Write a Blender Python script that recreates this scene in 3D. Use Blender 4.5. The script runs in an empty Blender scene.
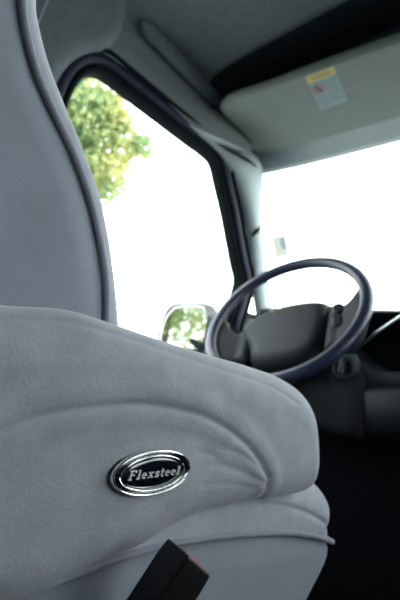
import bpy, bmesh, math, random
import numpy as np
from mathutils import Vector, Matrix
random.seed(7); rng = np.random.default_rng(7)
SC = bpy.context.scene; COL = SC.collection
# ---------------------------------------------------------------- camera frame (van coordinates: +Y forward, +X passenger side, Z up from cab floor)
F = 430.0
CX = Vector((.70711, 0, .70711)); CY = Vector((430, -130, -430)).normalized(); CZ = CX.cross(CY)
C0 = Vector((0, 0, .6))
def ray(px, py):
    d = Vector((px-200, -(py-300), -F))
    return Vector((CX.dot(d), CY.dot(d), CZ.dot(d)))
def at(px, py, ax, v):
    d = ray(px, py); i = 'xyz'.index(ax)
    return C0 + d*((v-C0[i])/d[i])
cam = bpy.data.cameras.new('camera'); camo = bpy.data.objects.new('camera', cam); COL.objects.link(camo)
M = Matrix((CX, CY, CZ)).to_4x4(); M.translation = C0; camo.matrix_world = M
cam.sensor_fit = 'VERTICAL'; cam.sensor_height = 36; cam.lens = F*36/600
cam.clip_start = .01; cam.clip_end = 300
cam.dof.use_dof = True; cam.dof.focus_distance = .31; cam.dof.aperture_fstop = 8
SC.camera = camo
# ---------------------------------------------------------------- materials
def mat(name, col, rough=.6, metal=0, sheen=0, coat=0, noise=None, bump=None, spec=.5, var=.12, sheen_tint=None):
    m = bpy.data.materials.new(name); m.use_nodes = True; nt = m.node_tree; b = nt.nodes['Principled BSDF']
    b.inputs['Base Color'].default_value = (*col, 1); b.inputs['Roughness'].default_value = rough
    b.inputs['Metallic'].default_value = metal; b.inputs['Specular IOR Level'].default_value = spec
    if sheen:
        b.inputs['Sheen Weight'].default_value = sheen; b.inputs['Sheen Roughness'].default_value = .45
        if sheen_tint: b.inputs['Sheen Tint'].default_value = (*sheen_tint, 1)
    if coat: b.inputs['Coat Weight'].default_value = coat; b.inputs['Coat Roughness'].default_value = .2
    tc = nt.nodes.new('ShaderNodeTexCoord')
    if noise:
        n = nt.nodes.new('ShaderNodeTexNoise'); n.inputs['Scale'].default_value = noise; n.inputs['Detail'].default_value = 6; n.inputs['Roughness'].default_value = .65
        nt.links.new(tc.outputs['Object'], n.inputs['Vector'])
        r = nt.nodes.new('ShaderNodeValToRGB'); e = r.color_ramp.elements
        e[0].position = .3; e[1].position = .7
        e[0].color = (*[c*(1-var) for c in col], 1); e[1].color = (*[min(1, c*(1+var)) for c in col], 1)
        nt.links.new(n.outputs['Fac'], r.inputs['Fac']); nt.links.new(r.outputs['Color'], b.inputs['Base Color'])
    if bump:
        sc, st, dist = bump
        n2 = nt.nodes.new('ShaderNodeTexNoise'); n2.inputs['Scale'].default_value = sc; n2.inputs['Detail'].default_value = 5
        nt.links.new(tc.outputs['Object'], n2.inputs['Vector'])
        bp = nt.nodes.new('ShaderNodeBump'); bp.inputs['Strength'].default_value = st; bp.inputs['Distance'].default_value = dist
        nt.links.new(n2.outputs['Fac'], bp.inputs['Height']); nt.links.new(bp.outputs['Normal'], b.inputs['Normal'])
    return m
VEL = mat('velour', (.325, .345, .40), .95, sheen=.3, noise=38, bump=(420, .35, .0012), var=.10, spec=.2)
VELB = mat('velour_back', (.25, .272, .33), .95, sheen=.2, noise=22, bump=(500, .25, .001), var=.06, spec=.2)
VELW = mat('velour_welt', (.25, .26, .325), .85, sheen=.3, noise=90, bump=(600, .3, .0008), var=.08, spec=.2)
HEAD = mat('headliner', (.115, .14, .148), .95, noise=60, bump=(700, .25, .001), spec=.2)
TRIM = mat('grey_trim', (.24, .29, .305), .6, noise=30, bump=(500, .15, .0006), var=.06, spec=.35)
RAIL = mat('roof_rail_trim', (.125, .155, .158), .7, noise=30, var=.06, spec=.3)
DTRIM = mat('dark_trim', (.075, .098, .105), .7, noise=30, spec=.3)
VIS = mat('visor_vinyl', (.115, .143, .140), .8, noise=45, bump=(650, .25, .0008), var=.06, spec=.3)
RUB = mat('rubber', (.006, .009, .011), .9, spec=.08)
NAVY = mat('navy_flare_tint', (.004, .007, .022), .55, spec=.25)  # dark door frame colour; its navy tint stands in for lens flare
BLACK = mat('black_plastic', (.010, .011, .014), .42, bump=(900, .1, .0004), spec=.4)
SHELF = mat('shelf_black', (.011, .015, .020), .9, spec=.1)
DASH = mat('dash_plastic', (.008, .011, .016), .65, noise=50, bump=(700, .2, .0006), spec=.35)
DASHL = mat('dash_lower', (.028, .036, .046), .55, noise=50, spec=.4)
WHEEL = mat('wheel_vinyl', (.016, .023, .056), .38, spec=.5, bump=(900, .12, .0004))
PAD = mat('hub_pad', (.009, .014, .018), .65, bump=(800, .2, .0005), spec=.4)
CHROME = mat('chrome', (.86, .89, .9), .08, metal=1)
ENAM = mat('black_enamel', (.004, .006, .014), .12, coat=.6)
STEEL = mat('brushed_steel', (.5, .55, .58), .35, metal=1)
RED = mat('red_button', (.55, .03, .05), .4)
CARP = mat('black_carpet', (.014, .015, .021), 1, noise=80, bump=(300, .6, .003), spec=.05)
PAPER = mat('label_paper', (.165, .225, .24), .8, spec=.1)
YEL = mat('label_yellow', (.30, .235, .03), .5)
PRINT = mat('label_ink', (.03, .03, .04), .6)
REDI = mat('label_red', (.42, .05, .07), .6)
GREYI = mat('label_grey_ink', (.09, .12, .14), .6)
BELT = mat('belt_webbing', (.30, .36, .40), .7, bump=(900, .3, .0006))
MIR = mat('mirror_glass', (.55, .60, .58), .02, metal=1)
HOUS = mat('mirror_housing', (.025, .03, .033), .6)
BARK = mat('bark', (.12, .09, .06), .9, noise=9, bump=(14, .8, .05))
GROUND = mat('pale_concrete', (.42, .42, .40), .9, noise=3)
BODY = mat('interior_panel', (.15, .18, .185), .8, noise=40)
def leafmat(name, c1, c2):
    m = bpy.data.materials.new(name); m.use_nodes = True; nt = m.node_tree; nt.nodes.clear()
    o = nt.nodes.new('ShaderNodeOutputMaterial'); mx = nt.nodes.new('ShaderNodeMixShader'); mx.inputs[0].default_value = .5
    d = nt.nodes.new('ShaderNodeBsdfDiffuse'); t = nt.nodes.new('ShaderNodeBsdfTranslucent')
    tc = nt.nodes.new('ShaderNodeTexCoord'); n = nt.nodes.new('ShaderNodeTexNoise'); n.inputs['Scale'].default_value = 1.1; n.inputs['Detail'].default_value = 4
    r = nt.nodes.new('ShaderNodeValToRGB'); r.color_ramp.elements[0].position = .38; r.color_ramp.elements[1].position = .62
    r.color_ramp.elements[0].color = (*c1, 1); r.color_ramp.elements[1].color = (*c2, 1)
    L = nt.links.new
    L(tc.outputs['Object'], n.inputs['Vector']); L(n.outputs['Fac'], r.inputs['Fac']); L(r.outputs['Color'], d.inputs['Color']); L(r.outputs['Color'], t.inputs['Color'])
    L(d.outputs[0], mx.inputs[1]); L(t.outputs[0], mx.inputs[2]); L(mx.outputs[0], o.inputs['Surface'])
    return m
LEAF = leafmat('leaves', (.20, .32, .17), (.55, .54, .24))
def glassmat(name, tint, refl=.5):
    m = bpy.data.materials.new(name); m.use_nodes = True; nt = m.node_tree; nt.nodes.clear()
    o = nt.nodes.new('ShaderNodeOutputMaterial'); mx = nt.nodes.new('ShaderNodeMixShader')
    t = nt.nodes.new('ShaderNodeBsdfTransparent'); t.inputs['Color'].default_value = (*tint, 1)
    g = nt.nodes.new('ShaderNodeBsdfGlossy'); g.inputs['Roughness'].default_value = .0
    lw = nt.nodes.new('ShaderNodeLayerWeight'); lw.inputs['Blend'].default_value = .5
    pw = nt.nodes.new('ShaderNodeMath'); pw.operation = 'POWER'; pw.inputs[1].default_value = 5
    f = nt.nodes.new('ShaderNodeMath'); f.operation = 'MULTIPLY_ADD'; f.inputs[1].default_value = .7; f.inputs[2].default_value = .04
    L = nt.links.new; L(lw.outputs['Facing'], pw.inputs[0]); L(pw.outputs[0], f.inputs[0]); L(f.outputs[0], mx.inputs[0]); L(t.outputs[0], mx.inputs[1]); L(g.outputs[0], mx.inputs[2]); L(mx.outputs[0], o.inputs['Surface'])
    return m
GLASS = glassmat('window_glass', (.93, .97, .96))
def stickermat(name, col):
    m = bpy.data.materials.new(name); m.use_nodes = True; nt = m.node_tree; nt.nodes.clear()
    o = nt.nodes.new('ShaderNodeOutputMaterial'); mx = nt.nodes.new('ShaderNodeMixShader'); mx.inputs[0].default_value = .8
    t = nt.nodes.new('ShaderNodeBsdfTranslucent'); d = nt.nodes.new('ShaderNodeBsdfDiffuse')
    t.inputs['Color'].default_value = (*col, 1); d.inputs['Color'].default_value = (*col, 1)
    L = nt.links.new; L(d.outputs[0], mx.inputs[1]); L(t.outputs[0], mx.inputs[2]); L(mx.outputs[0], o.inputs['Surface'])
    return m
STK1 = stickermat('sticker_cream', (.165, .172, .148)); STK2 = stickermat('sticker_blue', (.55, .66, .80))
# ---------------------------------------------------------------- object helpers
def tag(o, label=None, cat=None, group=None, kind=None):
    if label: o['label'] = label
    if cat: o['category'] = cat
    if group: o['group'] = group
    if kind: o['kind'] = kind
    return o
def empty(name, loc=(0, 0, 0)):
    o = bpy.data.objects.new(name, None); o.empty_display_size = .05; COL.objects.link(o); o.location = loc; return o
def link(name, verts, faces, m, parent=None, smooth=True):
    me = bpy.data.meshes.new(name); me.from_pydata([tuple(v) for v in verts], [], faces)
    bm = bmesh.new(); bm.from_mesh(me); bmesh.ops.remove_doubles(bm, verts=bm.verts, dist=1e-6)
    bmesh.ops.recalc_face_normals(bm, faces=bm.faces); bm.to_mesh(me); bm.free()
    if smooth: me.polygons.foreach_set('use_smooth', [True]*len(me.polygons))
    me.materials.append(m)
    o = bpy.data.objects.new(name, me); COL.objects.link(o)
    if parent:
        o.parent = parent
        p = parent; off = Vector((0, 0, 0))
        while p: off += p.location; p = p.parent
        me.transform(Matrix.Translation(-off))
    return o
class MB:
    def __init__(s): s.v = []; s.f = []
    def add(s, v, f):
        k = len(s.v); s.v += [Vector(a) for a in v]; s.f += [tuple(i+k for i in q) for q in f]; return s
    def build(s, name, m, parent=None, smooth=True, bevel=0, seg=3):
        o = link(name, s.v, s.f, m, parent, smooth)
        if bevel:
            b = o.modifiers.new('bevel', 'BEVEL'); b.width = bevel; b.segments = seg; b.limit_method = 'ANGLE'; b.angle_limit = .6
            o.modifiers.new('wn', 'WEIGHTED_NORMAL')
        return o
    def box(s, lo, hi, mtx=None):
        v = [Vector((x, y, z)) for x in (lo[0], hi[0]) for y in (lo[1], hi[1]) for z in (lo[2], hi[2])]
        if mtx: v = [mtx @ a for a in v]
        return s.add(v, [(0, 1, 3, 2), (4, 6, 7, 5), (0, 4, 5, 1), (2, 3, 7, 6), (0, 2, 6, 4), (1, 5, 7, 3)])
    def tube(s, pts, r, n=12, closed=False, caps=True):
        pts = [Vector(p) for p in pts]; N = len(pts); vs = []
        rr = r if hasattr(r, '__len__') else [r]*N
        t0 = (pts[1]-pts[0]).normalized(); ref = Vector((0, 0, 1)) if abs(t0.z) < .9 else Vector((1, 0, 0))
        nrm = (ref - t0*ref.dot(t0)).normalized()
        for i, p in enumerate(pts):
            a = pts[(i-1) % N] if (closed or i > 0) else p; b = pts[(i+1) % N] if (closed or i < N-1) else p
            t = (b-a).normalized(); nrm = (nrm - t*nrm.dot(t)).normalized(); bn = t.cross(nrm)
            for k in range(n):
                an = 2*math.pi*k/n; vs.append(p + nrm*math.cos(an)*rr[i] + bn*math.sin(an)*rr[i])
        fs = []
        for i in range(N if closed else N-1):
            j = (i+1) % N
            for k in range(n): fs.append((i*n+k, i*n+(k+1) % n, j*n+(k+1) % n, j*n+k))
        if not closed and caps: fs += [tuple(range(n)), tuple((N-1)*n+k for k in range(n))]
        return s.add(vs, fs)
    def lathe(s, prof, mtx, n=32):      # prof: (radius, height) pairs
        vs = []; fs = []
        for r, h in prof:
            for k in range(n):
                a = 2*math.pi*k/n; vs.append(mtx @ Vector((r*math.cos(a), r*math.sin(a), h)))
        for i in range(len(prof)-1):
            for k in range(n): fs.append((i*n+k, i*n+(k+1) % n, (i+1)*n+(k+1) % n, (i+1)*n+k))
        fs += [tuple(range(n)), tuple((len(prof)-1)*n+k for k in range(n))]
        return s.add(vs, fs)
def spline(pts, n, closed=False):       # Catmull-Rom resampled by arc length
    P = np.array([tuple(p) for p in pts], float); K = len(P); out = []
    segs = K if closed else K-1
    for i in range(segs):
        g = lambda j: P[j % K] if closed else P[min(max(j, 0), K-1)]
        p0, p1, p2, p3 = g(i-1), g(i), g(i+1), g(i+2)
        for t in np.linspace(0, 1, 16, endpoint=False):
            out.append(.5*((2*p1)+(p2-p0)*t+(2*p0-5*p1+4*p2-p3)*t*t+(3*p1-p0-3*p2+p3)*t**3))
    out.append(P[0] if closed else P[-1]); out = np.array(out)
    L = np.r_[0, np.cumsum(np.linalg.norm(np.diff(out, axis=0), axis=1))]
    q = np.linspace(0, L[-1], n, endpoint=not closed)
    return np.stack([np.interp(q, L, out[:, k]) for k in range(P.shape[1])], 1)
def polydist(Q, poly, closed=True):     # distance of each 2D point in Q to a polyline
    A = poly; B = np.roll(poly, -1, 0)
    if not closed: A = A[:-1]; B = B[:-1]
    D = B-A; L2 = (D**2).sum(1)+1e-15
    t = np.clip(((Q[:, None]-A[None])*D[None]).sum(2)/L2[None], 0, 1)
    return np.sqrt(((Q[:, None]-(A[None]+t[..., None]*D[None]))**2).sum(2)).min(1)
def inside(Q, poly):
    x, y = Q[:, 0], Q[:, 1]; c = np.zeros(len(Q), bool); n = len(poly)
    for i in range(n):
        x1, y1 = poly[i]; x2, y2 = poly[(i+1) % n]
        m = ((y1 > y) != (y2 > y)) & (x < (x2-x1)*(y-y1)/((y2-y1) if abs(y2-y1) > 1e-12 else 1e-12)+x1); c ^= m
    return c
def relief(name, outline, spine, hf, hb, m, parent, to3d=None, N=260, rings=46, pw=1.8, smooth_outline=True):
    """soft closed body: silhouette outline in (y,z), front face height hf(Q,d), back face height hb(Q,d)"""
    O = spline(outline, N, True) if smooth_outline else np.array(outline, float); N = len(O)
    s0, s1 = np.array(spine[0]), np.array(spine[1]); D = s1-s0
    t = np.clip(((O-s0)@D)/(D@D+1e-12), 0, 1); S = s0+t[:, None]*D
    to3d = to3d or (lambda a, b, h: Vector((h, a, b)))
    V = []; Fc = []; idx = {}
    for side, hh in ((0, hf), (1, hb)):
        R = rings if side == 0 else max(10, rings//3)
        for k in range(R+1):
            tt = .97*(k/R)**pw; Q = O+(S-O)*tt; d = polydist(Q, O); h = hh(Q, d)
            idx[side, k] = len(V)
            V += [to3d(Q[i, 0], Q[i, 1], h[i]) for i in range(N)]
        for k in range(R):
            a, b = idx[side, k], idx[side, k+1]
            for i in range(N):
                j = (i+1) % N; Fc.append((a+i, a+j, b+j, b+i))
        # close along the spine: ring verts coincide pairwise when mirrored, fill as one polygon
        Fc.append(tuple(idx[side, R]+i for i in range(N)))
    a, b = idx[0, 0], idx[1, 0]
    for i in range(N):
        j = (i+1) % N; Fc.append((a+i, a+j, b+j, b+i))
    me = bpy.data.meshes.new(name); me.from_pydata([tuple(v) for v in V], [], [f for f in Fc if len(f) == 4 or len(f) == N])
    bm = bmesh.new(); bm.from_mesh(me)
    big = [f for f in bm.faces if len(f.verts) > 4]
    if big: bmesh.ops.delete(bm, geom=big, context='FACES_ONLY')
    bmesh.ops.remove_doubles(bm, verts=bm.verts, dist=2e-5)
    hf_ = bmesh.ops.holes_fill(bm, edges=[e for e in bm.edges if e.is_boundary], sides=0)
    bmesh.ops.triangulate(bm, faces=hf_['faces'], quad_method='BEAUTY', ngon_method='BEAUTY')
    bmesh.ops.recalc_face_normals(bm, faces=bm.faces); bm.to_mesh(me); bm.free()
    me.polygons.foreach_set('use_smooth', [True]*len(me.polygons)); me.materials.append(m)
    o = bpy.data.objects.new(name, me); COL.objects.link(o)
    if parent:
        o.parent = parent; p = parent; off = Vector((0, 0, 0))
        while p: off += p.location; p = p.parent
        me.transform(Matrix.Translation(-off))
    return o
def rnd(d, R): u = 1-np.clip(d/R, 0, 1); return np.sqrt(np.clip(1-u*u, 0, 1))
def loft(name, lines, m, parent=None, n=40, thick=None, mid=None):
    """surface through several 3D polylines (each resampled), given a thickness vector"""
    L = [spline(l, n) for l in lines]; mb = MB()
    k = len(L); V = [Vector(p) for l in L for p in l]
    f = [(a*n+i, a*n+i+1, (a+1)*n+i+1, (a+1)*n+i) for a in range(k-1) for i in range(n-1)]
    mb.add(V, f)
    if thick is not None:
        T = Vector(thick); V2 = [v+T for v in V]; o = len(V)
        mb.v += V2; mb.f += [tuple(i+o for i in q) for q in f]
        for i in range(n-1):
            mb.f += [(i, i+1, i+1+o, i+o), ((k-1)*n+i, (k-1)*n+i+1, (k-1)*n+i+1+o, (k-1)*n+i+o)]
        for a in range(k-1):
            mb.f += [(a*n, (a+1)*n, (a+1)*n+o, a*n+o), (a*n+n-1, (a+1)*n+n-1, (a+1)*n+n-1+o, a*n+n-1+o)]
    return mb.build(name, m, parent)
def yz(l, x): return [tuple(at(px, py, 'x', x))[1:] for px, py in l]

# ================================================================ DRIVER SEAT
seat = empty('captain_seat', (-.58, .2, 0))
tag(seat, 'grey velour captain seat with piped backrest, thick padded armrest and oval chrome badge', 'seat')
# ---- armrest
ax0 = -.27
def yzb(l): return [tuple(at(px, py, 'x', -.27+.016*min(1, max(0, (px-200)/90))))[1:] for px, py in l]
arm_out = [(.012, .56), (.02, .602), (.05, .617)] + yzb([(0, 305), (60, 309), (100, 320), (150, 337), (200, 353), (250, 366), (285, 378), (304, 391), (315, 410), (319, 438), (318, 468), (309, 492), (288, 499), (250, 502), (215, 506), (185, 513), (160, 525), (130, 543), (100, 556), (60, 573), (0, 598)]) + [(.05, .449), (.02, .463), (.012, .50)]
seam = np.array(yz([(-60, 455), (-20, 440), (0, 431), (40, 417), (80, 409), (120, 405), (150, 405), (180, 410), (205, 417), (230, 431), (250, 448), (263, 466), (269, 482), (271, 506)], -.241))
seamS = spline(seam, 80)
seampoly = np.vstack([seamS, [[seamS[-1, 0], .40], [seamS[0, 0]-.02, .40]]])
topseam = spline(yz([(-60, 315), (0, 318), (50, 321), (80, 325), (120, 336), (160, 349), (200, 363), (240, 376), (270, 388), (290, 402)], -.252), 60)
wr = [spline(yz(l, -.241), 14) for l in ([(270, 478), (252, 462), (236, 452), (222, 447)], [(268, 486), (250, 476), (232, 468), (215, 466)], [(262, 464), (248, 446), (234, 438)],
      [(262, 492), (245, 487), (222, 484), (205, 486)], [(112, 452), (124, 445), (138, 441)], [(200, 452), (214, 456), (224, 464)])]
def groove(Q, line, depth, w): dd = polydist(Q, line, False); return -depth*np.exp(-(dd/w)**2)
def arm_f(Q, d):
    h = ax0 + .03*rnd(d, .036)
    ins = inside(Q, seampoly); ds = polydist(Q, seamS, False)
    s = np.where(ins, np.clip(ds/.010, 0, 1), 0); s = s*s*(3-2*s)
    h += np.where(ins, -.0016*s, 0)
    h += groove(Q, seamS, .0022, .0032) + groove(Q, topseam, .0010, .0022)
    h += np.where(ins, .0014*np.exp(-((ds-.009)/.006)**2), .0015*np.exp(-((ds-.011)/.008)**2))
    for k, l in enumerate(wr): h += groove(Q, l, (.0011, .0010, .0008, .0007, .0004, .0006)[k], .0030)
    h += .0006*np.sin(Q[:, 0]*90+Q[:, 1]*40)*np.sin(Q[:, 1]*70-Q[:, 0]*25)
    # gathered cloth pulled towards the end of the seam
    e = np.array(seamS[-6]); r = Q-e; ang = np.arctan2(r[:, 1], -r[:, 0]); rr = np.hypot(r[:, 0], r[:, 1])
    h += np.where(ins, .00028*np.sin(ang*13)*np.exp(-(rr/.055)**2)*np.clip(rr/.012, 0, 1), 0)
    return h
arm = relief('armrest', arm_out, ((.06, .535), (.43, .535)), arm_f, lambda Q, d: -.285-.03*rnd(d, .036), VEL, seat, N=420, rings=90, pw=1.35)
# ---- badge
bc = at(152, 471.5, 'x', -.2405); bx = Vector((0, .9997, .018)).normalized(); bz = Vector((.03, -.018, .9995)).normalized(); bn = bx.cross(bz).normalized()
bc = bc + bn*.0005
badge = empty('badge', bc - seat.location); badge.parent = seat; badge['label'] = 'oval chrome and black badge with silver lettering'
def BP(u, v, h=0): return bc + bx*u + bz*v + bn*h
def ell(a, b, h, n=96): return [BP(a*math.cos(2*math.pi*k/n), b*math.sin(2*math.pi*k/n), h) for k in range(n)]
def ellring(name, prof, m, n=96):    # prof: (a, b, h)
    mb = MB(); vs = []; fs = []
    for a, b, h in prof: vs += ell(a, b, h, n)
    K = len(prof)
    for i in range(K-1):
        for k in range(n): fs.append((i*n+k, i*n+(k+1) % n, (i+1)*n+(k+1) % n, (i+1)*n+k))
    fs.append(tuple((K-1)*n+k for k in range(n))) if prof[-1][0] < .003 or name == 'badge_plate' else None
    mb.add(vs, fs); return mb.build(name, m, badge)
A, B = .0358, .0162
ellring('badge_base', [(A-.0012, B-.0012, -.004), (A-.0008, B-.0008, .0012), (A-.004, B-.004, .0016), (.002, .001, .0016)], ENAM)
def ringprof(a, b, w, h0, hh, k=8):
    return [(a-w/2+w/2*math.cos(t), b-w/2+w/2*math.cos(t), h0+hh*math.sin(t)) for t in [math.pi*i/k for i in range(k+1)]]
ellring('outer_rim', ringprof(A, B, .0024, .0002, .0030), CHROME)
ellring('inner_rim', ringprof(A-.0058, B-.0036, .0017, .0012, .0022), CHROME)
ellring('badge_plate', [(A-.0075, B-.0054, .0012), (A-.0082, B-.0060, .0022), (A-.014, B-.009, .0027), (.002, .001, .0029)], ENAM)
# stroke letters with slab serifs (x right, y up; cap height 1), slanted
def arc(cx, cy, rx, ry, a0, a1, n=14): return [(cx+rx*math.cos(math.radians(a0+(a1-a0)*i/n)), cy+ry*math.sin(math.radians(a0+(a1-a0)*i/n))) for i in range(n+1)]
LET = {
 'F': (.78, [([(.2, 0), (.2, 1)], .17), ([(.03, .96), (.74, .96)], .1), ([(.7, .98), (.7, .74)], .08), ([(.2, .52), (.55, .52)], .09), ([(.55, .64), (.55, .4)], .07), ([(.03, .04), (.42, .04)], .09)]),
 'l': (.40, [([(.2, 0), (.2, 1)], .16), ([(.04, .96), (.2, .96)], .09), ([(.03, .04), (.37, .04)], .09)]),
 'e': (.60, [(arc(.3, .33, .22, .29, 0, 315, 20), .12), ([(.1, .35), (.52, .35)], .08)]),
 'x': (.66, [([(.12, .62), (.54, .04)], .15), ([(.52, .62), (.12, .04)], .07), ([(.02, .63), (.26, .63)], .07), ([(.42, .63), (.62, .63)], .07), ([(.02, .04), (.24, .04)], .07), ([(.40, .04), (.64, .04)], .07)]),
 's': (.52, [(arc(.25, .47, .15, .15, 20, 250, 12)+arc(.27, .18, .16, .15, 80, -150, 12), .12), ([(.41, .64), (.41, .47)], .06), ([(.09, .20), (.09, .02)], .06)]),
 't': (.44, [([(.2, .9), (.2, .14)], .14), (arc(.31, .14, .11, .12, 180, 320, 6), .09), ([(.03, .62), (.4, .62)], .08)]),
}
def lettering():
    mb = MB(); word = 'Flexsteel'; tr = .13; tot = sum(LET[c][0]+tr for c in word)-tr
    H = .0060; sx = .0485/(tot+.2)/H; u0 = -(tot*sx*H)/2+.0004
    for c in word:
        w, strokes = LET[c]
        for pts, wd in strokes:
            P = [Vector((p[0], p[1]-.47)) for p in pts]; W = wd*.42; vs = []; fs = []
            for i, p in enumerate(P):
                a = P[max(i-1, 0)]; b = P[min(i+1, len(P)-1)]; t = (b-a).normalized(); nn = Vector((-t.y, t.x))
                for s_ in (-1, 1):
                    q = p+nn*W*s_
                    for hh in (.0018, .0038 if True else 0):
                        sl = q.x*sx*H + q.y*H*.20
                        vs.append(BP(u0+sl, q.y*H, hh))
            for i in range(len(P)-1):
                a = i*4; b = a+4
                fs += [(a+1, b+1, b+3, a+3), (a, a+1, b+1, b), (a+2, b+2, b+3, a+3)]
            fs += [(0, 1, 3, 2), tuple(len(vs)-4+k for k in (0, 1, 3, 2))]
            mb.add(vs, fs)
        u0 += (w+tr)*sx*H
    # tiny registered mark after the word
    return mb
mb_ = lettering(); LETM = mat('silver_letter', (.80, .83, .86), .5, metal=.25); mb_.build('lettering', LETM, badge, smooth=False)
mk = MB(); mk.tube([BP(.0262+.0006*math.cos(a), .0042+.0006*math.sin(a), .0032) for a in [2*math.pi*i/12 for i in range(12)]], .00018, 5, closed=True); mk.build('trademark_dot', LETM, badge)

# ---- seat cushion
welt_px = [(-60, 622), (0, 603), (30, 591), (60, 580), (100, 565), (150, 549), (200, 539), (250, 534), (290, 533), (318, 537), (333, 542)]
W2 = yz(welt_px, -.257)
side_out = [(W2[0][0]-.1, .44)] + W2 + yz([(330, 556), (322, 577), (309, 603)], -.262) + [(.455, .30), (.43, .245), (.38, .225), (.10, .225), (.0, .235), (-.06, .27), (-.08, .36)]
def side_f(Q, d):
    h = -.272 + .014*rnd(d, .03)
    for l, dp in (([(300, 560), (270, 575), (240, 600)], .0005), ([(262, 545), (250, 570), (225, 590)], .0004), ([(150, 580), (130, 600), (100, 630)], .0005)):
        h += groove(Q, spline(yz(l, -.26), 12), dp, .004)
    return h
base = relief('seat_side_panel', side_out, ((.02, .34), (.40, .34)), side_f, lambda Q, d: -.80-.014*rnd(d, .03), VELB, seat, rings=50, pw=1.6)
top_out = yz([(-60, 634), (60, 596), (150, 564), (250, 549), (300, 549), (324, 553)], -.262) + [(.556, .425), (.558, .447), (.546, .467), (.517, .481), (.47, .488), (.38, .495), (.2, .501), (.0, .498), (-.08, .485), (-.09, .455)]
TOPL = spline([(.557, .40), (.559, .447), (.547, .467), (.517, .481), (.47, .488), (.38, .495), (.2, .501), (.0, .498), (-.1, .49)], 90)
crease = spline(yz([(256, 501), (280, 504), (300, 510), (316, 520), (328, 534)], -.272), 40)
def top_f(Q, d):
    dt = polydist(Q, TOPL, False)
    h = -.257 - .045*(1-rnd(dt, .05)) 
    wz = np.interp(Q[:, 0], [p[0] for p in W2], [p[1] for p in W2]); h -= .02*np.clip((wz-.0005-Q[:, 1])/.004, 0, 1)
    h += groove(Q, crease, .0034, .0030)
    return h
cush = relief('seat_cushion', top_out, ((.0, .47), (.50, .462)), top_f, lambda Q, d: -.75-.03*rnd(d, .03), VEL, seat, rings=70, pw=1.3)
w = MB(); Wl = [at(px, py, 'x', -.257) for px, py in welt_px]
Wl = [Vector(p) for p in spline([Vector((-.257, -.09, .44))]+Wl+[Wl[-1]+Vector((-.03, .012, 0)), Wl[-1]+Vector((-.10, .02, .004)), Wl[-1]+Vector((-.46, .02, .004)), Wl[-1]+Vector((-.535, .0, 0)), Vector((-.81, .3, .45)), Vector((-.81, 0, .44))], 260)]
w.tube(Wl, .0026, 10); w.build('seat_welt', VELW, seat)
# ---- backrest
pip = [(18, -190), (15, -120), (17, -60), (22, 0), (27, 35), (38, 75), (54, 112), (73, 152), (88, 192), (98, 230), (105, 270), (107, 300), (106, 330), (103, 370)]
P2 = yz(pip, -.342)
pan_out = P2[::-1] and ([(P2[0][0]-.02, P2[0][1]+.05)] + P2 + [(.19, .50), (.12, .42), (.0, .40), (-.05, .50), (-.08, .70), (-.12, .95), (-.10, P2[0][1]+.06), (-.05, P2[0][1]+.10)])
def pan_f(Q, d): return -.352 + .012*rnd(d, .03) + .0007*np.sin(Q[:, 0]*60+1)*np.sin(Q[:, 1]*25)
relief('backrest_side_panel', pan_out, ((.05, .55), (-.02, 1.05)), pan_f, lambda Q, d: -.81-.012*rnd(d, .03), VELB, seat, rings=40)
front_px = [(36, -190), (31, -120), (32, -60), (37, 0), (38, 20), (48, 62), (63, 102), (81, 145), (97, 188), (106, 225), (113, 270), (118, 320), (120, 370)]
F2 = yz(front_px, -.362)
fr_out = F2 + [(.26, .50), (.22, .46), (.16, .47), (.13, .55)] + [(a-.05, b) for a, b in yz([(100, 290), (85, 210), (45, 120), (10, 40), (0, -60), (2, -190)], -.362)]+[(F2[0][0]-.05, F2[0][1]+.10), (F2[0][0]-.0, F2[0][1]+.08)]
def frc(Q, d): return -.372 + .028*rnd(d, .022)
frc_sp = ((F2[10][0]-.03, .56), (F2[2][0]-.03, 1.0))
front = relief('backrest_cushion', fr_out, frc_sp, frc, lambda Q, d: -.79-.028*rnd(d, .022), VEL, seat, rings=30)
w = MB(); PW = [Vector((-.343, a, b)) for a, b in spline(P2, 160)]; w.tube(PW, .0040, 12); w.build('backrest_welt', VELW, seat)
w = MB(); w.box((-.76, -.05, .0), (-.40, .38, .06)); w.box((-.72, .0, .05), (-.44, .34, .235)); w.build('seat_pedestal', BLACK, seat, bevel=.01)
arm2 = relief('armrest', arm_out, ((.06, .535), (.43, .535)), lambda Q, d: -.805+.03*rnd(d, .036), lambda Q, d: -.835-.025*rnd(d, .036), VEL, seat, N=120, rings=20)

# ================================================================ BELT BUCKLE
bt = at(189, 556, 'x', -.205); bb = at(152, 612, 'x', -.213)
ax_ = (bt-bb).normalized()
toC = (C0-bt); hz = (toC - ax_*toC.dot(ax_)).normalized()
sd = ax_.cross(hz)
al = math.radians(50)
wd = (sd*math.cos(al) + hz*math.sin(al)).normalized(); th_ = ax_.cross(wd)
buck = empty('belt_buckle', (-.22, .22, 0)); tag(buck, 'black seat belt buckle with red release button standing beside the seat cushion', 'belt buckle')
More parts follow.
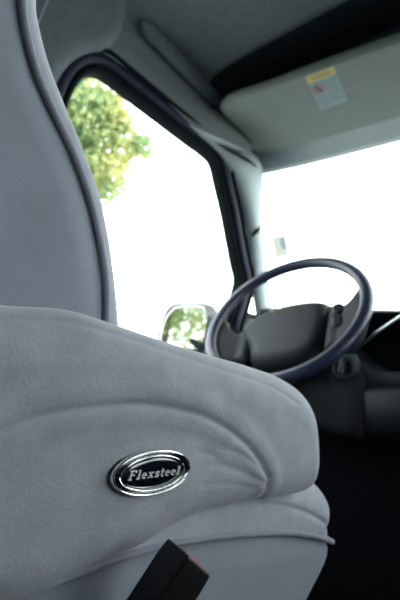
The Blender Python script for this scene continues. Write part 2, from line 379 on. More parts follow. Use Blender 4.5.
# faces: wd spans one visible side, th_ the other; corner ridge points at the viewer
def BQ(a, b, c): return bt + wd*a + th_*b + ax_*c
hw, ht = .0145, .0125
def ringb(s, c, sh=0): return [BQ(-hw*s, -ht*s, c), BQ(hw*s, -ht*s, c-sh), BQ(hw*s, ht*s, c-sh), BQ(-hw*s, ht*s, c)]
m_ = MB(); toCn = toC.normalized(); ca, cb = toCn.dot(ax_), toCn.dot(hz)
def topc(a, b): return (wd*a+th_*b).dot(hz)*ca/cb*.93
V = ringb(.86, -.075)+ringb(.95, -.045)+ringb(1, -.012)+[BQ(a*hw*.97, b*ht*.97, topc(a*hw, b*ht)) for a, b in ((-1, -1), (1, -1), (1, 1), (-1, 1))]
Fx = [(i*4+k, i*4+(k+1) % 4, (i+1)*4+(k+1) % 4, (i+1)*4+k) for i in range(3) for k in range(4)]+[(0, 1, 2, 3), (12, 13, 14, 15)]
m_.add(V, Fx).build('buckle_body', BLACK, buck, bevel=.0018)
m_ = MB(); V = [BQ(a*hw, b*ht, c+topc(a*hw, b*ht)) for c in (-.001, .0005) for a, b in ((-.1, -.7), (.82, -.7), (.82, .7), (-.1, .7))]
m_.add(V, [(0, 1, 2, 3), (4, 5, 6, 7)]+[(k, (k+1) % 4, 4+(k+1) % 4, 4+k) for k in range(4)]).build('release_button', RED, buck, bevel=.0006)
m_ = MB(); e0 = BQ(0, 0, -.07); m_.tube([e0, e0*.6+Vector((-.23, .17, .30))*.4, Vector((-.235, .165, .24)), Vector((-.245, .15, .07)), Vector((-.25, .15, .003))], .007, 10); m_.build('buckle_stalk', BLACK, buck)

# ================================================================ STEERING WHEEL
Wc = Vector((-.57, .832, .74)); ph = .593
wn = Vector((0, -math.cos(ph), math.sin(ph))); wu = Vector((1, 0, 0)); wv = Vector((0, math.sin(ph), math.cos(ph)))
def WPR(u, v, h): c, s = math.cos(.31), math.sin(.31); return WP(u*c-v*s, u*s+v*c, h)
def WP(u, v, h): return Wc+wu*u+wv*v+wn*h
sw = empty('steering_wheel', Wc); tag(sw, 'dark navy vinyl steering wheel with wide airbag hub pad in front of windshield', 'steering wheel')
m_ = MB(); m_.tube([WP(.190*math.cos(a), .190*math.sin(a), 0) for a in [2*math.pi*k/96 for k in range(96)]], .0143, 18, closed=True); m_.build('rim', WHEEL, sw)
hub = [(-.134, -.005), (-.122, .032), (-.085, .062), (-.03, .076), (.0, .078), (.03, .076), (.07, .068), (.098, .05), (.106, .0), (.098, -.06), (.085, -.10), (.05, -.122), (0, -.128), (-.05, -.122), (-.085, -.10), (-.098, -.06)]
relief('hub_pad', hub, ((-.04, -.02), (.04, -.02)), lambda Q, d: -.062+.044*rnd(d, .035)+.004*rnd(d, .1), lambda Q, d: -.075-0*d, PAD, sw, to3d=lambda a, b, h: WPR(a, b, h), N=120, rings=24)
for s in (-1, 1):
    dn = 0 if s > 0 else -.028
    sp = [(.096*s, .045+dn), (.115*s, .032+dn), (.135*s, .030+dn), (.150*s, .042+dn), (.168*s, .070+dn), (.178*s, .072+dn), (.184*s, .050+dn), (.187*s, .02+dn/2), (.188*s, -.02), (.182*s, -.06), (.168*s, -.095), (.150*s, -.112), (.128*s, -.108), (.105*s, -.10), (.09*s, -.095), (.09*s, -.03)]
    so = relief('spoke', sp, ((.13*s, .0), (.135*s, -.07)), lambda Q, d: -.045+.022*rnd(d, .02)+np.clip(np.abs(Q[:, 0])-.12, 0, 1)*.35, lambda Q, d: -.06-0*d+np.clip(np.abs(Q[:, 0])-.12, 0, 1)*.5, PAD, sw, to3d=lambda a, b, h: WPR(a, b, h), N=100, rings=16)
    for k in ((0, 1) if s > 0 else ()):
        q = [(.110*s, .026-.038*k), (.132*s, .024-.038*k), (.133*s, -.006-.038*k), (.110*s, -.006-.038*k)]
        relief('cruise_button', q, ((.116*s, .010-.038*k), (.127*s, .010-.038*k)), lambda Q, d: -.028+.012*rnd(d, .006), lambda Q, d: -.035-0*d, BLACK, so, to3d=lambda a, b, h: WPR(a, b, h), N=40, rings=8)
# raised oval emblem outline on the pad
m_ = MB(); m_.tube([WPR(-.028+.019*math.cos(a), .050+.0075*math.sin(a), -.0165) for a in [2*math.pi*k/40 for k in range(40)]], .0012, 6, closed=True)
m_.build('emblem_ring', mat('emblem', (.35, .36, .12), .3, metal=.6), sw)
# column
col = empty('steering_column', (-.57, .98, .64)); tag(col, 'black steering column shroud with stalks behind the steering wheel', 'steering column')
mtx = Matrix.Translation(Wc) @ Matrix((wu, wv, wn)).transposed().to_4x4()
m_ = MB(); m_.lathe([(.045, -.075), (.062, -.085), (.068, -.11), (.072, -.16), (.075, -.24), (.075, -.30)], mtx, 40); m_.build('column_shroud', BLACK, col)
def WQ(u, v, h): return WP(u, v, h)
m_ = MB(); m_.tube(spline([WP(.05, -.0, -.10), at(352, 349, 'y', .86), at(376, 333, 'y', .815), at(400, 317, 'y', .775), at(425, 300, 'y', .735)], 20), [.006]*3+[.0032]*17, 10)
gl = m_.build('gear_lever', STEEL, col)
m_ = MB(); e = at(432, 296, 'y', .725); m_.lathe([(.006, -.02), (.012, -.012), (.014, .0), (.012, .015), (.004, .022)], Matrix.Translation(e), 16); m_.build('lever_knob', BLACK, gl)
m_ = MB(); m_.tube(spline([WP(-.05, .03, -.11), WP(-.11, .045, -.10), WP(-.175, .055, -.085)], 12), [.006]*7+[.009]*5, 10); m_.build('turn_signal_stalk', DASHL, col)

# ================================================================ DASHBOARD
dash = empty('dashboard', (0, 1.0, 0)); tag(dash, 'dark grey dashboard spanning the cab below the windshield', 'dashboard')
def prism(name, prof, x0, x1, m, parent, bevel=.008, seg=4):
    n = len(prof); V = [Vector((x, a, b)) for x in (x0, x1) for a, b in prof]
    f = [tuple(range(n)), tuple(range(n, 2*n))]+[(k, (k+1) % n, n+(k+1) % n, n+k) for k in range(n)]
    mb = MB(); mb.add(V, f); return mb.build(name, m, parent, bevel=bevel, seg=seg)
prism('top_pad', [(.93, .755), (.925, .772), (.945, .780), (1.12, .785), (1.38, .80), (1.38, .70), (1.0, .70), (.945, .735)], -.715, .90, DASH, dash, .006)
prism('top_pad', [(1.20, .755), (1.19, .785), (1.38, .80), (1.38, .70), (1.20, .70)], -.90, -.71, DASH, dash, .006)
prism('instrument_panel', [(.97, .752), (.99, .64), (1.30, .60), (1.30, .74)], -.70, .88, SHELF, dash, .004)
# long moulding and lower panels right of the column
mol = [at(343, 358, 'y', .87), at(352, 359, 'y', .87), at(360, 363, 'y', .87), at(368, 369, 'y', .87), at(380, 372.5, 'y', .87), at(400, 373, 'y', .87), at(450, 372, 'y', .87), at(640, 368, 'y', .87)]
low = [at(343, 384, 'y', .87), at(352, 386, 'y', .87), at(360, 388, 'y', .87), at(368, 388, 'y', .87), at(380, 388, 'y', .87), at(400, 388, 'y', .87), at(450, 387, 'y', .87), at(640, 384, 'y', .87)]
up = [p+Vector((0, .012, .004)) for p in mol]; bk = [p+Vector((0, .12, .006)) for p in mol]
loft('center_moulding', [bk, up, mol, [p+Vector((0, -.004, -.006)) for p in mol], low], DASHL, dash, thick=(0, .03, -.002))
gl0 = [at(366, 388, 'y', .875), at(372, 387, 'y', .87), at(400, 387, 'y', .865), at(450, 385, 'y', .865), at(640, 380, 'y', .865)]
gl1 = [p+Vector((0, -.012, -.012)) for p in gl0]
gl2 = [at(364, 430, 'y', .875), at(372, 431, 'y', .87), at(400, 432, 'y', .865), at(450, 432, 'y', .865), at(640, 430, 'y', .865)]
gl3 = [p+Vector((0, .05, -.015)) for p in gl2]
loft('lower_panel', [[p+Vector((0, .03, 0)) for p in gl0], gl0, gl1, gl2, gl3], DASHL, dash, thick=(0, .05, 0))
kb = [tuple(at(px, py, 'y', .86)[i] for i in (0, 2)) for px, py in [(362, 372), (364, 400), (363, 425), (359, 437), (350, 440), (332, 438)]]
kb = [(-.80, .68), (-.70, .70), (-.50, .692), (-.44, .688), (-.41, .672), kb[0], kb[1], kb[2], kb[3], kb[4], kb[5], (-.60, .52), (-.80, .52), (-.84, .56), (-.84, .64)]
relief('knee_bolster', kb, ((-.74, .6), (-.45, .6)), lambda Q, d: .875-.022*rnd(d, .028), lambda Q, d: .97+0*d, DASH, dash, to3d=lambda a, b, h: Vector((a, h, b)), N=160, rings=20)
# ignition switch on the bolster
ic = at(343, 368, 'y', .845)
idr = Vector((.15, -.9, .2)).normalized(); q = idr.to_track_quat('Z', 'Y').to_matrix().to_4x4(); q.translation = ic
ig = MB(); ig.lathe([(.024, -.03), (.024, -.004), (.021, .0), (.015, .0), (.014, -.004), (.001, -.004)], q, 28); igo = ig.build('ignition_bezel', DASHL, dash)
m_ = MB(); m_.box((-.003, -.014, -.004), (.003, .014, .022), q); m_.build('key_turn', DTRIM, igo, bevel=.0015)
m_ = MB(); m_.tube(spline([at(335, 363, 'y', .84), at(343, 357, 'y', .835), at(352, 356, 'y', .835), at(357, 363, 'y', .84), at(357, 372, 'y', .845)], 18), [.003+.0035*math.sin(math.pi*i/17) for i in range(18)], 8); m_.build('switch_collar', DTRIM, igo)
# engine cover and firewall below the dash
tag(prism('firewall', [(1.02, .0), (1.02, .62), (1.3, .62), (1.3, .0)], -.9, .9, CARP, None, .01), kind='structure')['label'] = 'dark carpeted firewall below the dashboard'
bpy.data.objects['firewall'].name = 'wall_front'
ec = tag(prism('engine_cover', [(.62, .003), (.68, .40), (.76, .44), (1.015, .46), (1.015, .003)], -.20, .22, CARP, None, .03), 'low black carpeted engine cover standing below the dashboard', 'engine cover')

# ================================================================ CAB SHELL
def struct(o, label=None): o['kind'] = 'structure'; 
# floor
m_ = MB(); m_.box((-.95, -2.6, -.03), (.95, 1.30, .0)); struct(m_.build('floor', CARP, None, False))
# ceiling with crowned cross-section
sec = [(-.905, 1.285), (-.905, 1.32), (-.90, 1.36), (-.882, 1.40), (-.84, 1.43), (-.74, 1.443), (-.45, 1.450), (0, 1.455)]
sec = sec+[(-a, b) for a, b in sec[-2::-1]]
def secline(y): return [Vector((a, y, b)) for a, b in sec]
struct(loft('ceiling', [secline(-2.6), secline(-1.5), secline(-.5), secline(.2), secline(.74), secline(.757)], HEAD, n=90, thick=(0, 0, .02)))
# rounded lip of the headliner over the shelf opening
# overhead shelf: black cavity open to the rear, with the grey cowl under it
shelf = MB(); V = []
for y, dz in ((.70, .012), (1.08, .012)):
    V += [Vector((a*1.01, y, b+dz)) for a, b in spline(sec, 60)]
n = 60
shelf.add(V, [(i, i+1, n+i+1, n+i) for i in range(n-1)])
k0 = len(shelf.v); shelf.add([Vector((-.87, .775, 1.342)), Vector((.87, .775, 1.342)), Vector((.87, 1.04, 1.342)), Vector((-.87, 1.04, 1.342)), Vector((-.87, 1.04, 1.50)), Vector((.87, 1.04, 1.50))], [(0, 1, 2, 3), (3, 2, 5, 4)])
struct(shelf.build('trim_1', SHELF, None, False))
# windshield header trim
def TY(x): return 1.155-.10*abs(x/.88)**8
def TZ(x): return 1.312-.055*abs(x/.88)**7
xs = np.linspace(-.885, .885, 61)
H0 = [Vector((x, .98, 1.352)) for x in xs]; H1 = [Vector((x, 1.065-.03*abs(x/.88)**6, 1.340-.01*abs(x/.88)**6)) for x in xs]
H2 = [Vector((x, TY(x)-.025, TZ(x)+.004)) for x in xs]; H3 = [Vector((x, TY(x), TZ(x))) for x in xs]; H4 = [Vector((x, TY(x)+.006, TZ(x)+.012)) for x in xs]
struct(loft('trim_2', [H0, H1, H2, H3, H4], TRIM, n=120, thick=(0, .01, .03)))
# door window aperture (y,z) at x = -.90
XD = -.90
ap = yz([(64, 124), (68, 107), (73, 94), (80, 82), (90, 74), (102, 74), (114, 82), (150, 110), (190, 141), (206, 153), (215, 163), (220, 183), (227, 213), (232, 240), (237, 266), (240, 280), (236, 298), (228, 325)], XD) + [(1.03, .655), (.95, .642), (.60, .642), (.44, .645), (.385, .67), (.365, .72), (.36, .85), (.362, .97)]
apS = spline(ap, 220, True)
def offset(P, o):
    T = np.roll(P, -1, 0)-np.roll(P, 1, 0); T /= np.linalg.norm(T, axis=1)[:, None]
    ar = .5*np.sum(P[:, 0]*np.roll(P[:, 1], -1)-P[:, 1]*np.roll(P[:, 0], -1)); s = 1 if ar > 0 else -1
    return P + np.stack([T[:, 1], -T[:, 0]], 1)*o*s
def ringsweep(name, prof, m, parent=None):
    V = []; n = len(apS); fs = []
    for o, x in prof:
        V += [Vector((x, a, b)) for a, b in offset(apS, o)]
    for i in range(len(prof)-1):
        for k in range(n): fs.append((i*n+k, i*n+(k+1) % n, (i+1)*n+(k+1) % n, (i+1)*n+k))
    mb = MB(); mb.add(V, fs); return mb.build(name, m, parent)
door = empty('door_1', (-.9, .7, 0)); door['kind'] = 'structure'
ringsweep('window_seal', [(-.001, -.93), (-.001, -.905), (.004, -.896), (.010, -.893), (.016, -.897), (.019, -.905)], RUB, door)
ringsweep('window_frame', [(.017, -.912), (.019, -.892), (.026, -.885), (.040, -.884), (.047, -.889)], NAVY, door)
ringsweep('body_seal', [(.044, -.905), (.045, -.884), (.050, -.878), (.055, -.880), (.058, -.905)], RUB, door)
m_ = MB(); m_.add([Vector((-.922, a, b)) for a, b in offset(apS, .012)], [tuple(range(len(apS)))]); m_.build('window_glass', GLASS, door, False)
# door lower panel with armrest
m_ = MB(); m_.box((-.93, .34, .06), (-.888, 1.10, .60)); dp = m_.build('door_panel', BODY, door, bevel=.01)
m_ = MB(); m_.box((-.89, .42, .42), (-.85, .86, .47)); m_.build('door_armrest', DTRIM, door, bevel=.012)
# sail panel + wall behind / around the door ring
def wallring():
    inner = offset(apS, .056); n = len(inner); c = np.array([.70, .95]); V = []; fs = []
    outer = []
    lo = np.array([-.2, .0]); hi = np.array([1.02, 1.292])
    for p in inner:
        d = p-c; t = 9
        for ax in (0, 1):
            if d[ax] > 1e-6: t = min(t, (hi[ax]-c[ax])/d[ax])
            if d[ax] < -1e-6: t = min(t, (lo[ax]-c[ax])/d[ax])
        q = c+d*max(t, 1.0); outer.append(q)
    V = [Vector((-.893, *p)) for p in inner]+[Vector((-.905, *p)) for p in outer]
    fs = [(k, (k+1) % n, n+(k+1) % n, n+k) for k in range(n)]
    mb = MB(); mb.add(V, fs)
    mb.add([Vector((-.905, -2.6, 0)), Vector((-.905, -.2, 0)), Vector((-.905, -.2, 1.29)), Vector((-.905, -2.6, 1.29))], [(0, 1, 2, 3)])
    mb.add([Vector((-.906, -.2, 0)), Vector((-.906, 1.02, 0)), Vector((-.906, 1.02, .60)), Vector((-.906, -.2, .60))], [(0, 1, 2, 3)])
    mb.add([Vector((-.906, 1.0, 0)), Vector((-.93, 1.32, 0)), Vector((-.93, 1.32, .80)), Vector((-.906, 1.0, .80))], [(0, 1, 2, 3)])
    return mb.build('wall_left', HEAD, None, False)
struct(wallring())
# A pillar trim
Ld = [at(*p, 'x', -.884) for p in [(188, 124), (200, 135), (212, 145), (222, 156), (232, 174), (240, 197), (247, 226), (250, 250), (253, 275), (256, 300), (262, 335)]]
LwP = [(250, 152, -.80), (258, 160, -.83), (262, 168, -.86), (262.5, 182, -.87), (261, 200, -.87), (261, 222, -.872), (262, 242, -.88), (266, 268, -.89), (269, 290, -.90), (273, 314, -.912), (282, 350, -.93)]
Lw = [at(a, b, 'x', c) for a, b, c in LwP]
Lm = [(a*.55+b*.45)+Vector((.014, -.006, .0)) for a, b in zip(Ld, Lw)]
for i_, k_ in ((0, 1), (1, .9), (2, .6), (3, .2)): Lm[i_] -= Vector((.014, -.006, 0))*k_
struct(loft('trim_3', [[p+Vector((-.02, .01, 0)) for p in Ld], Ld, Lm, Lw, [p+Vector((-.02, .03, .01)) for p in Lw]], TRIM, n=70))
# dark notch between the pillar cover's two pieces
m_ = MB(); a_ = at(252, 236, 'x', -.872); b_ = at(260, 227, 'x', -.862); m_.tube([a_, a_*.5+b_*.5+Vector((.004, 0, 0)), b_], [.004, .007, .003], 8); struct(m_.build('trim_4', RUB))
# outer pillar / body left of the windshield, closing the gap
struct(loft('trim_5', [[p+Vector((-.012, .03, .0)) for p in Ld], [p+Vector((-.03, .035, 0)) for p in Lw]], RUB, n=40))
# cowl side corner between ceiling, shelf and pillar
cb_ = [Vector((-.886, .0, 1.287)), Vector((-.886, .3, 1.287))]+[at(*p, 'x', -.884) for p in [(150, 84), (172, 106), (190, 124), (203, 136), (214, 146), (224, 157)]]
ct_ = [Vector((-.872, .0, 1.413)), Vector((-.872, .35, 1.413))]+[at(190, 50, 'x', -.895), at(203, 74, 'x', -.89), at(212, 92, 'x', -.875), at(222, 110, 'x', -.862), at(238, 130, 'x', -.858), at(254, 150, 'x', -.855)]
cm_ = [a*.5+b*.5+Vector((.004, 0, -.002)) for a, b in zip(cb_, ct_)]
ce_ = [p+Vector((-.02, 0, .03)) for p in ct_]
struct(loft('trim_6', [cb_, cm_, ct_, ce_], RAIL, n=90))
# B pillar cover
bpo = yz([(20, -120), (60, -80), (100, -60), (116, -20), (119, 15), (118, 35), (112, 46), (98, 51), (84, 55), (70, 66), (60, 82), (52, 105), (45, 150)], -.872) + [(.30, .80), (.10, .80), (.05, 1.1), (.10, 1.36)]
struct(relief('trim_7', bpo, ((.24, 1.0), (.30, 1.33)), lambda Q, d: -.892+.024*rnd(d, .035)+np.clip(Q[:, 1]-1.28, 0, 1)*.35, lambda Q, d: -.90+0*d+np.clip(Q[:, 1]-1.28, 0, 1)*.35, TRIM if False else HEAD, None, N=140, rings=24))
# long strip on the roof edge over the door (grab rail trim)
s0 = [at(140, 21, 'x', -.855), at(170, 52, 'x', -.855), at(200, 84, 'x', -.862), at(222, 108, 'x', -.868), at(238, 126, 'x', -.875)]
sL = spline(s0, 40); m_ = MB(); V = []; nn = 14
grab = MB()
for i, p in enumerate(sL):
    k = math.sin(math.pi*min(1, (i+.6)/4)/2)*math.sin(math.pi*min(1, (39-i+.6)/3)/2)
    n_ = Vector((.80, 0, -.60)); t_ = Vector((.60, 0, .80))
    for a in range(nn):
        an = 2*math.pi*a/nn; V.append(Vector(p)+t_*math.cos(an)*.020*k+n_*math.sin(an)*.007*k)
grab.add(V, [(i*nn+a, i*nn+(a+1) % nn, (i+1)*nn+(a+1) % nn, (i+1)*nn+a) for i in range(39) for a in range(nn)]+[tuple(range(nn)), tuple(39*nn+a for a in range(nn))])
tag(grab.build('grab_rail', DTRIM), 'dark rounded grab rail along the roof edge above the door window', 'grab rail')
# windshield glass
G = []
for t in np.linspace(0, 1, 14):
    row = []
    for x in np.linspace(-1, 1, 41):
        top = Vector((x*.90, 1.165-.10*abs(x)**8, 1.325-.055*abs(x)**7)); bot = Vector((x*.945, 1.40-.125*abs(x)**4, .79))
        p = top*(1-t)+bot*t; p.y += .015*math.sin(math.pi*t); row.append(p)
    G.append(row)
struct(loft('window_1', G, GLASS, n=60))
# unseen passenger side wall: solid rear part, window narrowed so light enters further forward
m_ = MB()
def rect(y0, y1, z0, z1): m_.add([Vector((.905, y0, z0)), Vector((.905, y1, z0)), Vector((.905, y1, z1)), Vector((.905, y0, z1))], [(0, 1, 2, 3)])
rect(.15, .52, 0, 1.29); rect(.52, 1.04, 0, .66); rect(.38, 1.32, 1.22, 1.29); rect(-2.6, -1.35, 0, 1.29); rect(1.04, 1.32, 0, .80); rect(-1.35, .15, 1.22, 1.29); rect(-1.35, -.55, 0, 1.29); rect(-.55, .15, 0, 1.29)
struct(m_.build('wall_right', BODY, None, False))
m_ = MB(); m_.add([Vector((.912, .38, .68)), Vector((.912, 1.06, .68)), Vector((.912, 1.0, 1.22)), Vector((.912, .38, 1.22))], [(0, 1, 2, 3)]); struct(m_.build('window_2', GLASS, None, False))
struct(loft('trim_8', [[Vector((.90, .99, 1.25)), Vector((.92, 1.24, .78))], [Vector((.90, 1.05, 1.27)), Vector((.95, 1.30, .80))]], TRIM, n=10, thick=(0, .01, 0)))
m_ = MB(); m_.add([Vector((-.905, -2.6, 0)), Vector((.905, -2.6, 0)), Vector((.905, -2.6, 1.45)), Vector((-.905, -2.6, 1.45))], [(0, 1, 2, 3)]); struct(m_.build('wall_back', BODY, None, False))
# van floor underside / outside body skirts keep light out below
# ================================================================ SUN VISOR
vis = empty('sun_visor', (-.58, .9, 1.33)); tag(vis, 'grey padded sun visor folded up above the windshield with a small warning label', 'sun visor')
vz = 1.322
vo = [tuple(at(px, py, 'z', vz))[:2] for px, py in [(221, 112), (224, 101), (234, 95), (265, 85), (330, 61), (400, 36)]] + [(-.24, .785), (-.20, .82), (-.20, 1.04), (-.24, 1.065)] + [tuple(at(px, py, 'z', vz))[:2] for px, py in [(400, 118), (340, 135), (275, 153), (262, 155), (254, 150), (238, 130)]]
relief('visor_panel', vo, ((-.75, .91), (-.32, .92)), lambda Q, d: vz+.009-.014*rnd(d, .016), lambda Q, d: vz+.009+.010*rnd(d, .016), VIS, vis, to3d=lambda a, b, h: Vector((a, b, h)), N=200, rings=24)
m_ = MB(); h0 = at(250, 147, 'z', 1.325); h1 = at(262, 154, 'z', 1.325); m_.tube([h0+Vector((-.012, 0, .012)), h0, h1, h1+Vector((.06, .01, .006))], [.009, .009, .008, .004], 10); m_.build('visor_hinge', RUB, vis)
zl = vz-.0052
lab = [at(px, py, 'z', zl) for px, py in [(304.5, 76.5), (333.5, 65), (347.5, 101), (321, 110.5)]]
lb = empty('warning_label', Vector(sum(lab, Vector())/4) - vis.location); lb.parent = vis; lb['label'] = 'small printed label with a yellow band and a red circle symbol'
def LP(s, t, h): return lab[0]*(1-s)*(1-t)+lab[1]*s*(1-t)+lab[2]*s*t+lab[3]*(1-s)*t+Vector((0, 0, -h))
def lquad(mb, s0, t0, s1, t1, h=.0004, b=0):
    V = [LP(s, t, z) for z in (b, h) for s, t in ((s0, t0), (s1, t0), (s1, t1), (s0, t1))]
    mb.add(V, [(0, 1, 2, 3), (4, 5, 6, 7)]+[(k, (k+1) % 4, 4+(k+1) % 4, 4+k) for k in range(4)])
m_ = MB(); lquad(m_, 0, 0, 1, 1, .0004); m_.build('paper', PAPER, lb, False)
m_ = MB(); lquad(m_, .02, .02, .98, .2, .0007, .0003); m_.build('yellow_band', YEL, lb, False)
m_ = MB()
for k in range(7):
    lquad(m_, .50, .30+k*.085, .93-.12*((k*37) % 3)/2, .325+k*.085, .0006, .0003)
for k in range(4): lquad(m_, .10, .62+k*.085, .42, .64+k*.085, .0006, .0003)
m_.build('print_lines', GREYI, lb, False)
asp = (lab[3]-lab[0]).length/(lab[1]-lab[0]).length
m_ = MB(); m_.tube([LP(.25+.19*math.cos(a), .41+.19/asp*math.sin(a), .0006) for a in [2*math.pi*k/28 for k in range(28)]], .0012, 6, closed=True)
m_.tube([LP(.25-.13, .41-.13/asp, .0006), LP(.25+.13, .41+.13/asp, .0006)], .0010, 6); m_.build('prohibition_circle', REDI, lb)
m_ = MB(); m_.tube([LP(.21, .34, .0005), LP(.22, .43, .0005), LP(.30, .46, .0005), LP(.32, .52, .0005)], .0015, 6); m_.tube([LP(.26, .36, .0005), LP(.265, .365, .0005)], .0022, 6); m_.build('seat_symbol', PRINT, lb)
cu = bpy.data.curves.new('t', 'FONT'); cu.body = 'WARNING'; cu.size = 1; cu.extrude = 0
to = bpy.data.objects.new('t', cu); COL.objects.link(to); dg = bpy.context.evaluated_depsgraph_get(); me = bpy.data.meshes.new_from_object(to.evaluated_get(dg)); bpy.data.objects.remove(to)
xs_ = [v.co.x for v in me.vertices]; wT = max(xs_)-min(xs_)
V = [LP(.16+.68*(v.co.x-min(xs_))/wT, .17-.12*v.co.y/.72, .0009) for v in me.vertices]; m_ = MB(); m_.add(V, [tuple(p.vertices) for p in me.polygons]); m_.build('band_lettering', PRINT, lb, False)

# ================================================================ WINDSHIELD STICKER (on the inside of the glass)
stc = [Vector((0, 0, 0))]*4
def glass_pt(px, py):
    best = None; d = ray(px, py)
    for k in range(400):
        t = (.9+k*.002)/(d.y); p = C0+d*t
        tz = (1.325-p.z)/(1.325-.79); xx = min(1, abs(p.x)/(.90+.045*tz))
        yg = (1.165-.10*xx**8)*(1-tz)+(1.40-.125*xx**4)*tz+.015*math.sin(math.pi*min(1, max(0, tz)))
        e = abs(p.y-yg)
        if best is None or e < best[0]: best = (e, p)
    return best[1]
q4 = [glass_pt(*p)+Vector((0, -.004, 0)) for p in [(272.5, 237), (286, 236), (290, 256), (276.5, 258.5)]]
st = empty('windshield_sticker', q4[3]); tag(st, 'small pale square sticker on the windshield beside the driver side pillar', 'sticker')
def S4(s, t, h): return q4[0]*(1-s)*(1-t)+q4[1]*s*(1-t)+q4[2]*s*t+q4[3]*(1-s)*t+Vector((0, -h, 0))
for nm, s0_, t0_, s1_, t1_, mm, h in (('sticker_paper', 0, 0, 1, 1, STK1, .0006), ('sticker_blue_patch', .55, .0, .98, .62, STK2, .0012)):
    m_ = MB(); m_.add([S4(s, t, h) for s, t in ((s0_, t0_), (s1_, t0_), (s1_, t1_), (s0_, t1_))], [(0, 1, 2, 3)]); m_.build(nm, mm, st, False)

# ================================================================ DRIVER BELT WEBBING
b0 = at(52, -12, 'x', -.80); b1 = at(37, 24, 'x', -.80); dv = (b1-b0)
m_ = MB(); vd = ((b0+b1)/2-C0).normalized(); P = [b0-dv*1.2, b0, b1, b1+dv*3.0]
V = []
for p in P: V += [p, p+vd*.045, p+vd*.045+dv.cross(vd).normalized()*.0028, p+dv.cross(vd).normalized()*.0028]
m_.add(V, [(i*4+k, i*4+(k+1) % 4, i*4+4+(k+1) % 4, i*4+4+k) for i in range(3) for k in range(4)]+[(0, 1, 2, 3), (12, 13, 14, 15)])
tag(m_.build('seat_belt', BELT, None, False), 'thin grey seat belt webbing running down the door pillar behind the seat back', 'seat belt')

# ================================================================ SIDE MIRROR
mc = at(186, 327, 'x', -1.13)
mir = empty('side_mirror', mc); tag(mir, 'grey side mirror outside the driver window reflecting trees', 'side mirror')
mn = Vector((.30, -.95, .0)).normalized(); mr = Vector((0, 0, 1)).cross(mn).normalized(); mu = mn.cross(mr)
def plane_pt(px, py, h=0):
    d = ray(px, py); p0 = mc+mn*h; t = (p0-C0).dot(mn)/d.dot(mn); p = C0+d*t-mc; return (p.dot(mr), p.dot(mu))
gp = [plane_pt(*p) for p in [(160, 338), (164, 322), (170, 312), (177, 307), (186, 306), (199, 306), (205, 309), (207, 318), (205, 332), (201, 346), (197, 356), (178, 354), (162, 348)]]
hp = [plane_pt(*p) for p in [(156.5, 338), (160.5, 321), (166, 309), (174, 303), (186, 302.5), (202, 302.5), (212, 306), (215.5, 317), (213, 332), (209, 346), (205, 358), (178, 357), (160, 352)]]
cg = np.mean(gp, 0)
to = lambda a, b, h: mc+mr*a+mu*b+mn*h
relief('mirror_housing', hp, (tuple(cg-[.01, 0]), tuple(cg+[.01, 0])), lambda Q, d: -.006+.004*rnd(d, .004)-.0*d, lambda Q, d: -.02-.06*rnd(d, .07), HOUS, mir, to3d=to, N=100, rings=16)
relief('mirror_glass', gp, (tuple(cg-[.01, 0]), tuple(cg+[.01, 0])), lambda Q, d: .0005+0*d, lambda Q, d: -.004+0*d, MIR, mir, to3d=to, N=80, rings=6)
m_ = MB(); b0 = to(float(cg[0]), float(cg[1])-.03, -.03); m_.tube([b0, Vector((-1.05, 1.06, .66)), Vector((-.94, 1.08, .66))], .014, 10); m_.build('mirror_arm', RUB, mir)

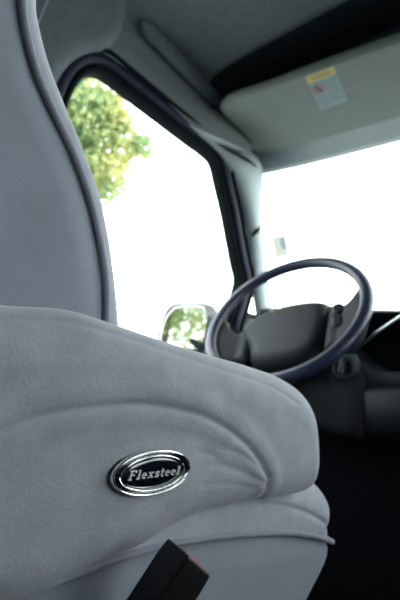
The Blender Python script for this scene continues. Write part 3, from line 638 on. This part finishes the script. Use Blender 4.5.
# ================================================================ OUTSIDE
m_ = MB(); m_.box((-60, -60, -.75), (60, 60, -.62)); o = m_.build('ground', GROUND, None, False); o['kind'] = 'structure'
def tree(base, clumps, nleaf, label, size=.2):
    t = empty('tree', base); tag(t, label, 'tree')
    base = Vector(base); top = Vector(clumps[0][0]); m_ = MB()
    mid = base*.5+Vector((base.x, base.y, top.z))*.5
    m_.tube(spline([base, mid, Vector((base.x*.9+top.x*.1, base.y*.9+top.y*.1, top.z))], 10), list(np.linspace(.22, .12, 10)), 10)
    for c, r in clumps: m_.tube(spline([mid+Vector((0, 0, .6)), (mid+Vector(c))*.5+Vector((0, 0, .3)), Vector(c)], 6), list(np.linspace(.08, .03, 6)), 6)
    m_.build('trunk', BARK, t)
    wts = np.array([r**2 for c, r in clumps]); wts = wts/wts.sum(); V = []; Fs = []
    which = rng.choice(len(clumps), nleaf, p=wts)
    for i in range(nleaf):
        c, r = clumps[which[i]]; d = rng.normal(size=3); d /= np.linalg.norm(d)
        p = np.array(c)+d*r*(rng.uniform(.35, 1.05)); a = rng.normal(size=3); a /= np.linalg.norm(a); b = np.cross(a, rng.normal(size=3)); b /= np.linalg.norm(b)
        L = size*rng.uniform(.6, 1.3); k = len(V); c2 = np.cross(a, b)*L*.08
        V += [p-a*L*.5, p+b*L*.28+c2, p+a*L*.5, p-b*L*.28+c2]; Fs.append((k, k+1, k+2, k+3))
    me = bpy.data.meshes.new('foliage'); me.from_pydata([tuple(Vector(v)-base) for v in V], [], Fs); me.materials.append(LEAF)
    o = bpy.data.objects.new('foliage', me); COL.objects.link(o); o.parent = t
def far(px, py, dist): d = ray(px, py).normalized(); return tuple(C0+d*dist)
def rr(px, dist): return px/430*dist
D = 9.0
cl = [(far(92, 100, D), rr(26, D)), (far(108, 112, D), rr(20, D)), (far(100, 150, D), rr(30, D)), (far(124, 138, D), rr(20, D)), (far(142, 148, D), rr(15, D)), (far(112, 178, D), rr(24, D)),
      (far(122, 120, D), rr(12, D)), (far(70, 150, D), rr(40, D)), (far(50, 90, D), rr(50, D)), (far(40, 180, D), rr(45, D)), (far(88, 195, D), rr(22, D)), (far(10, 120, D), rr(60, D)), (far(118, 97, D), rr(8, D))]
bT = far(20, 350, D+1)
tree((bT[0], bT[1], -.62), cl, 15000, 'green and yellow leafy tree seen through the upper rear of the door window', .13)
def bush(base, R, n, label, zc):
    b = Vector(base); c = [((b.x+rng.uniform(-1, 1)*R*.5, b.y+rng.uniform(-1, 1)*R*.5, zc+rng.uniform(-1, 1)*R*.55), R*rng.uniform(.35, .6)) for k in range(9)]
    tree(base, c, n, label, .15)
bush((-3.2, -6.4, -.62), 2.3, 15000, 'leafy tree standing behind the van, seen only as the reflection in the side mirror', 2.1)
# ================================================================ LIGHT
wd_ = bpy.data.worlds.new('world'); SC.world = wd_; wd_.use_nodes = True; nt = wd_.node_tree; bg = nt.nodes['Background']
bg.inputs['Color'].default_value = (.95, 1.0, .985, 1); bg.inputs['Strength'].default_value = 8.0
SC.view_settings.view_transform = 'Standard'; SC.view_settings.look = 'None'; SC.view_settings.exposure = 0; SC.view_settings.gamma = 1
SC.view_settings.use_curve_mapping = False
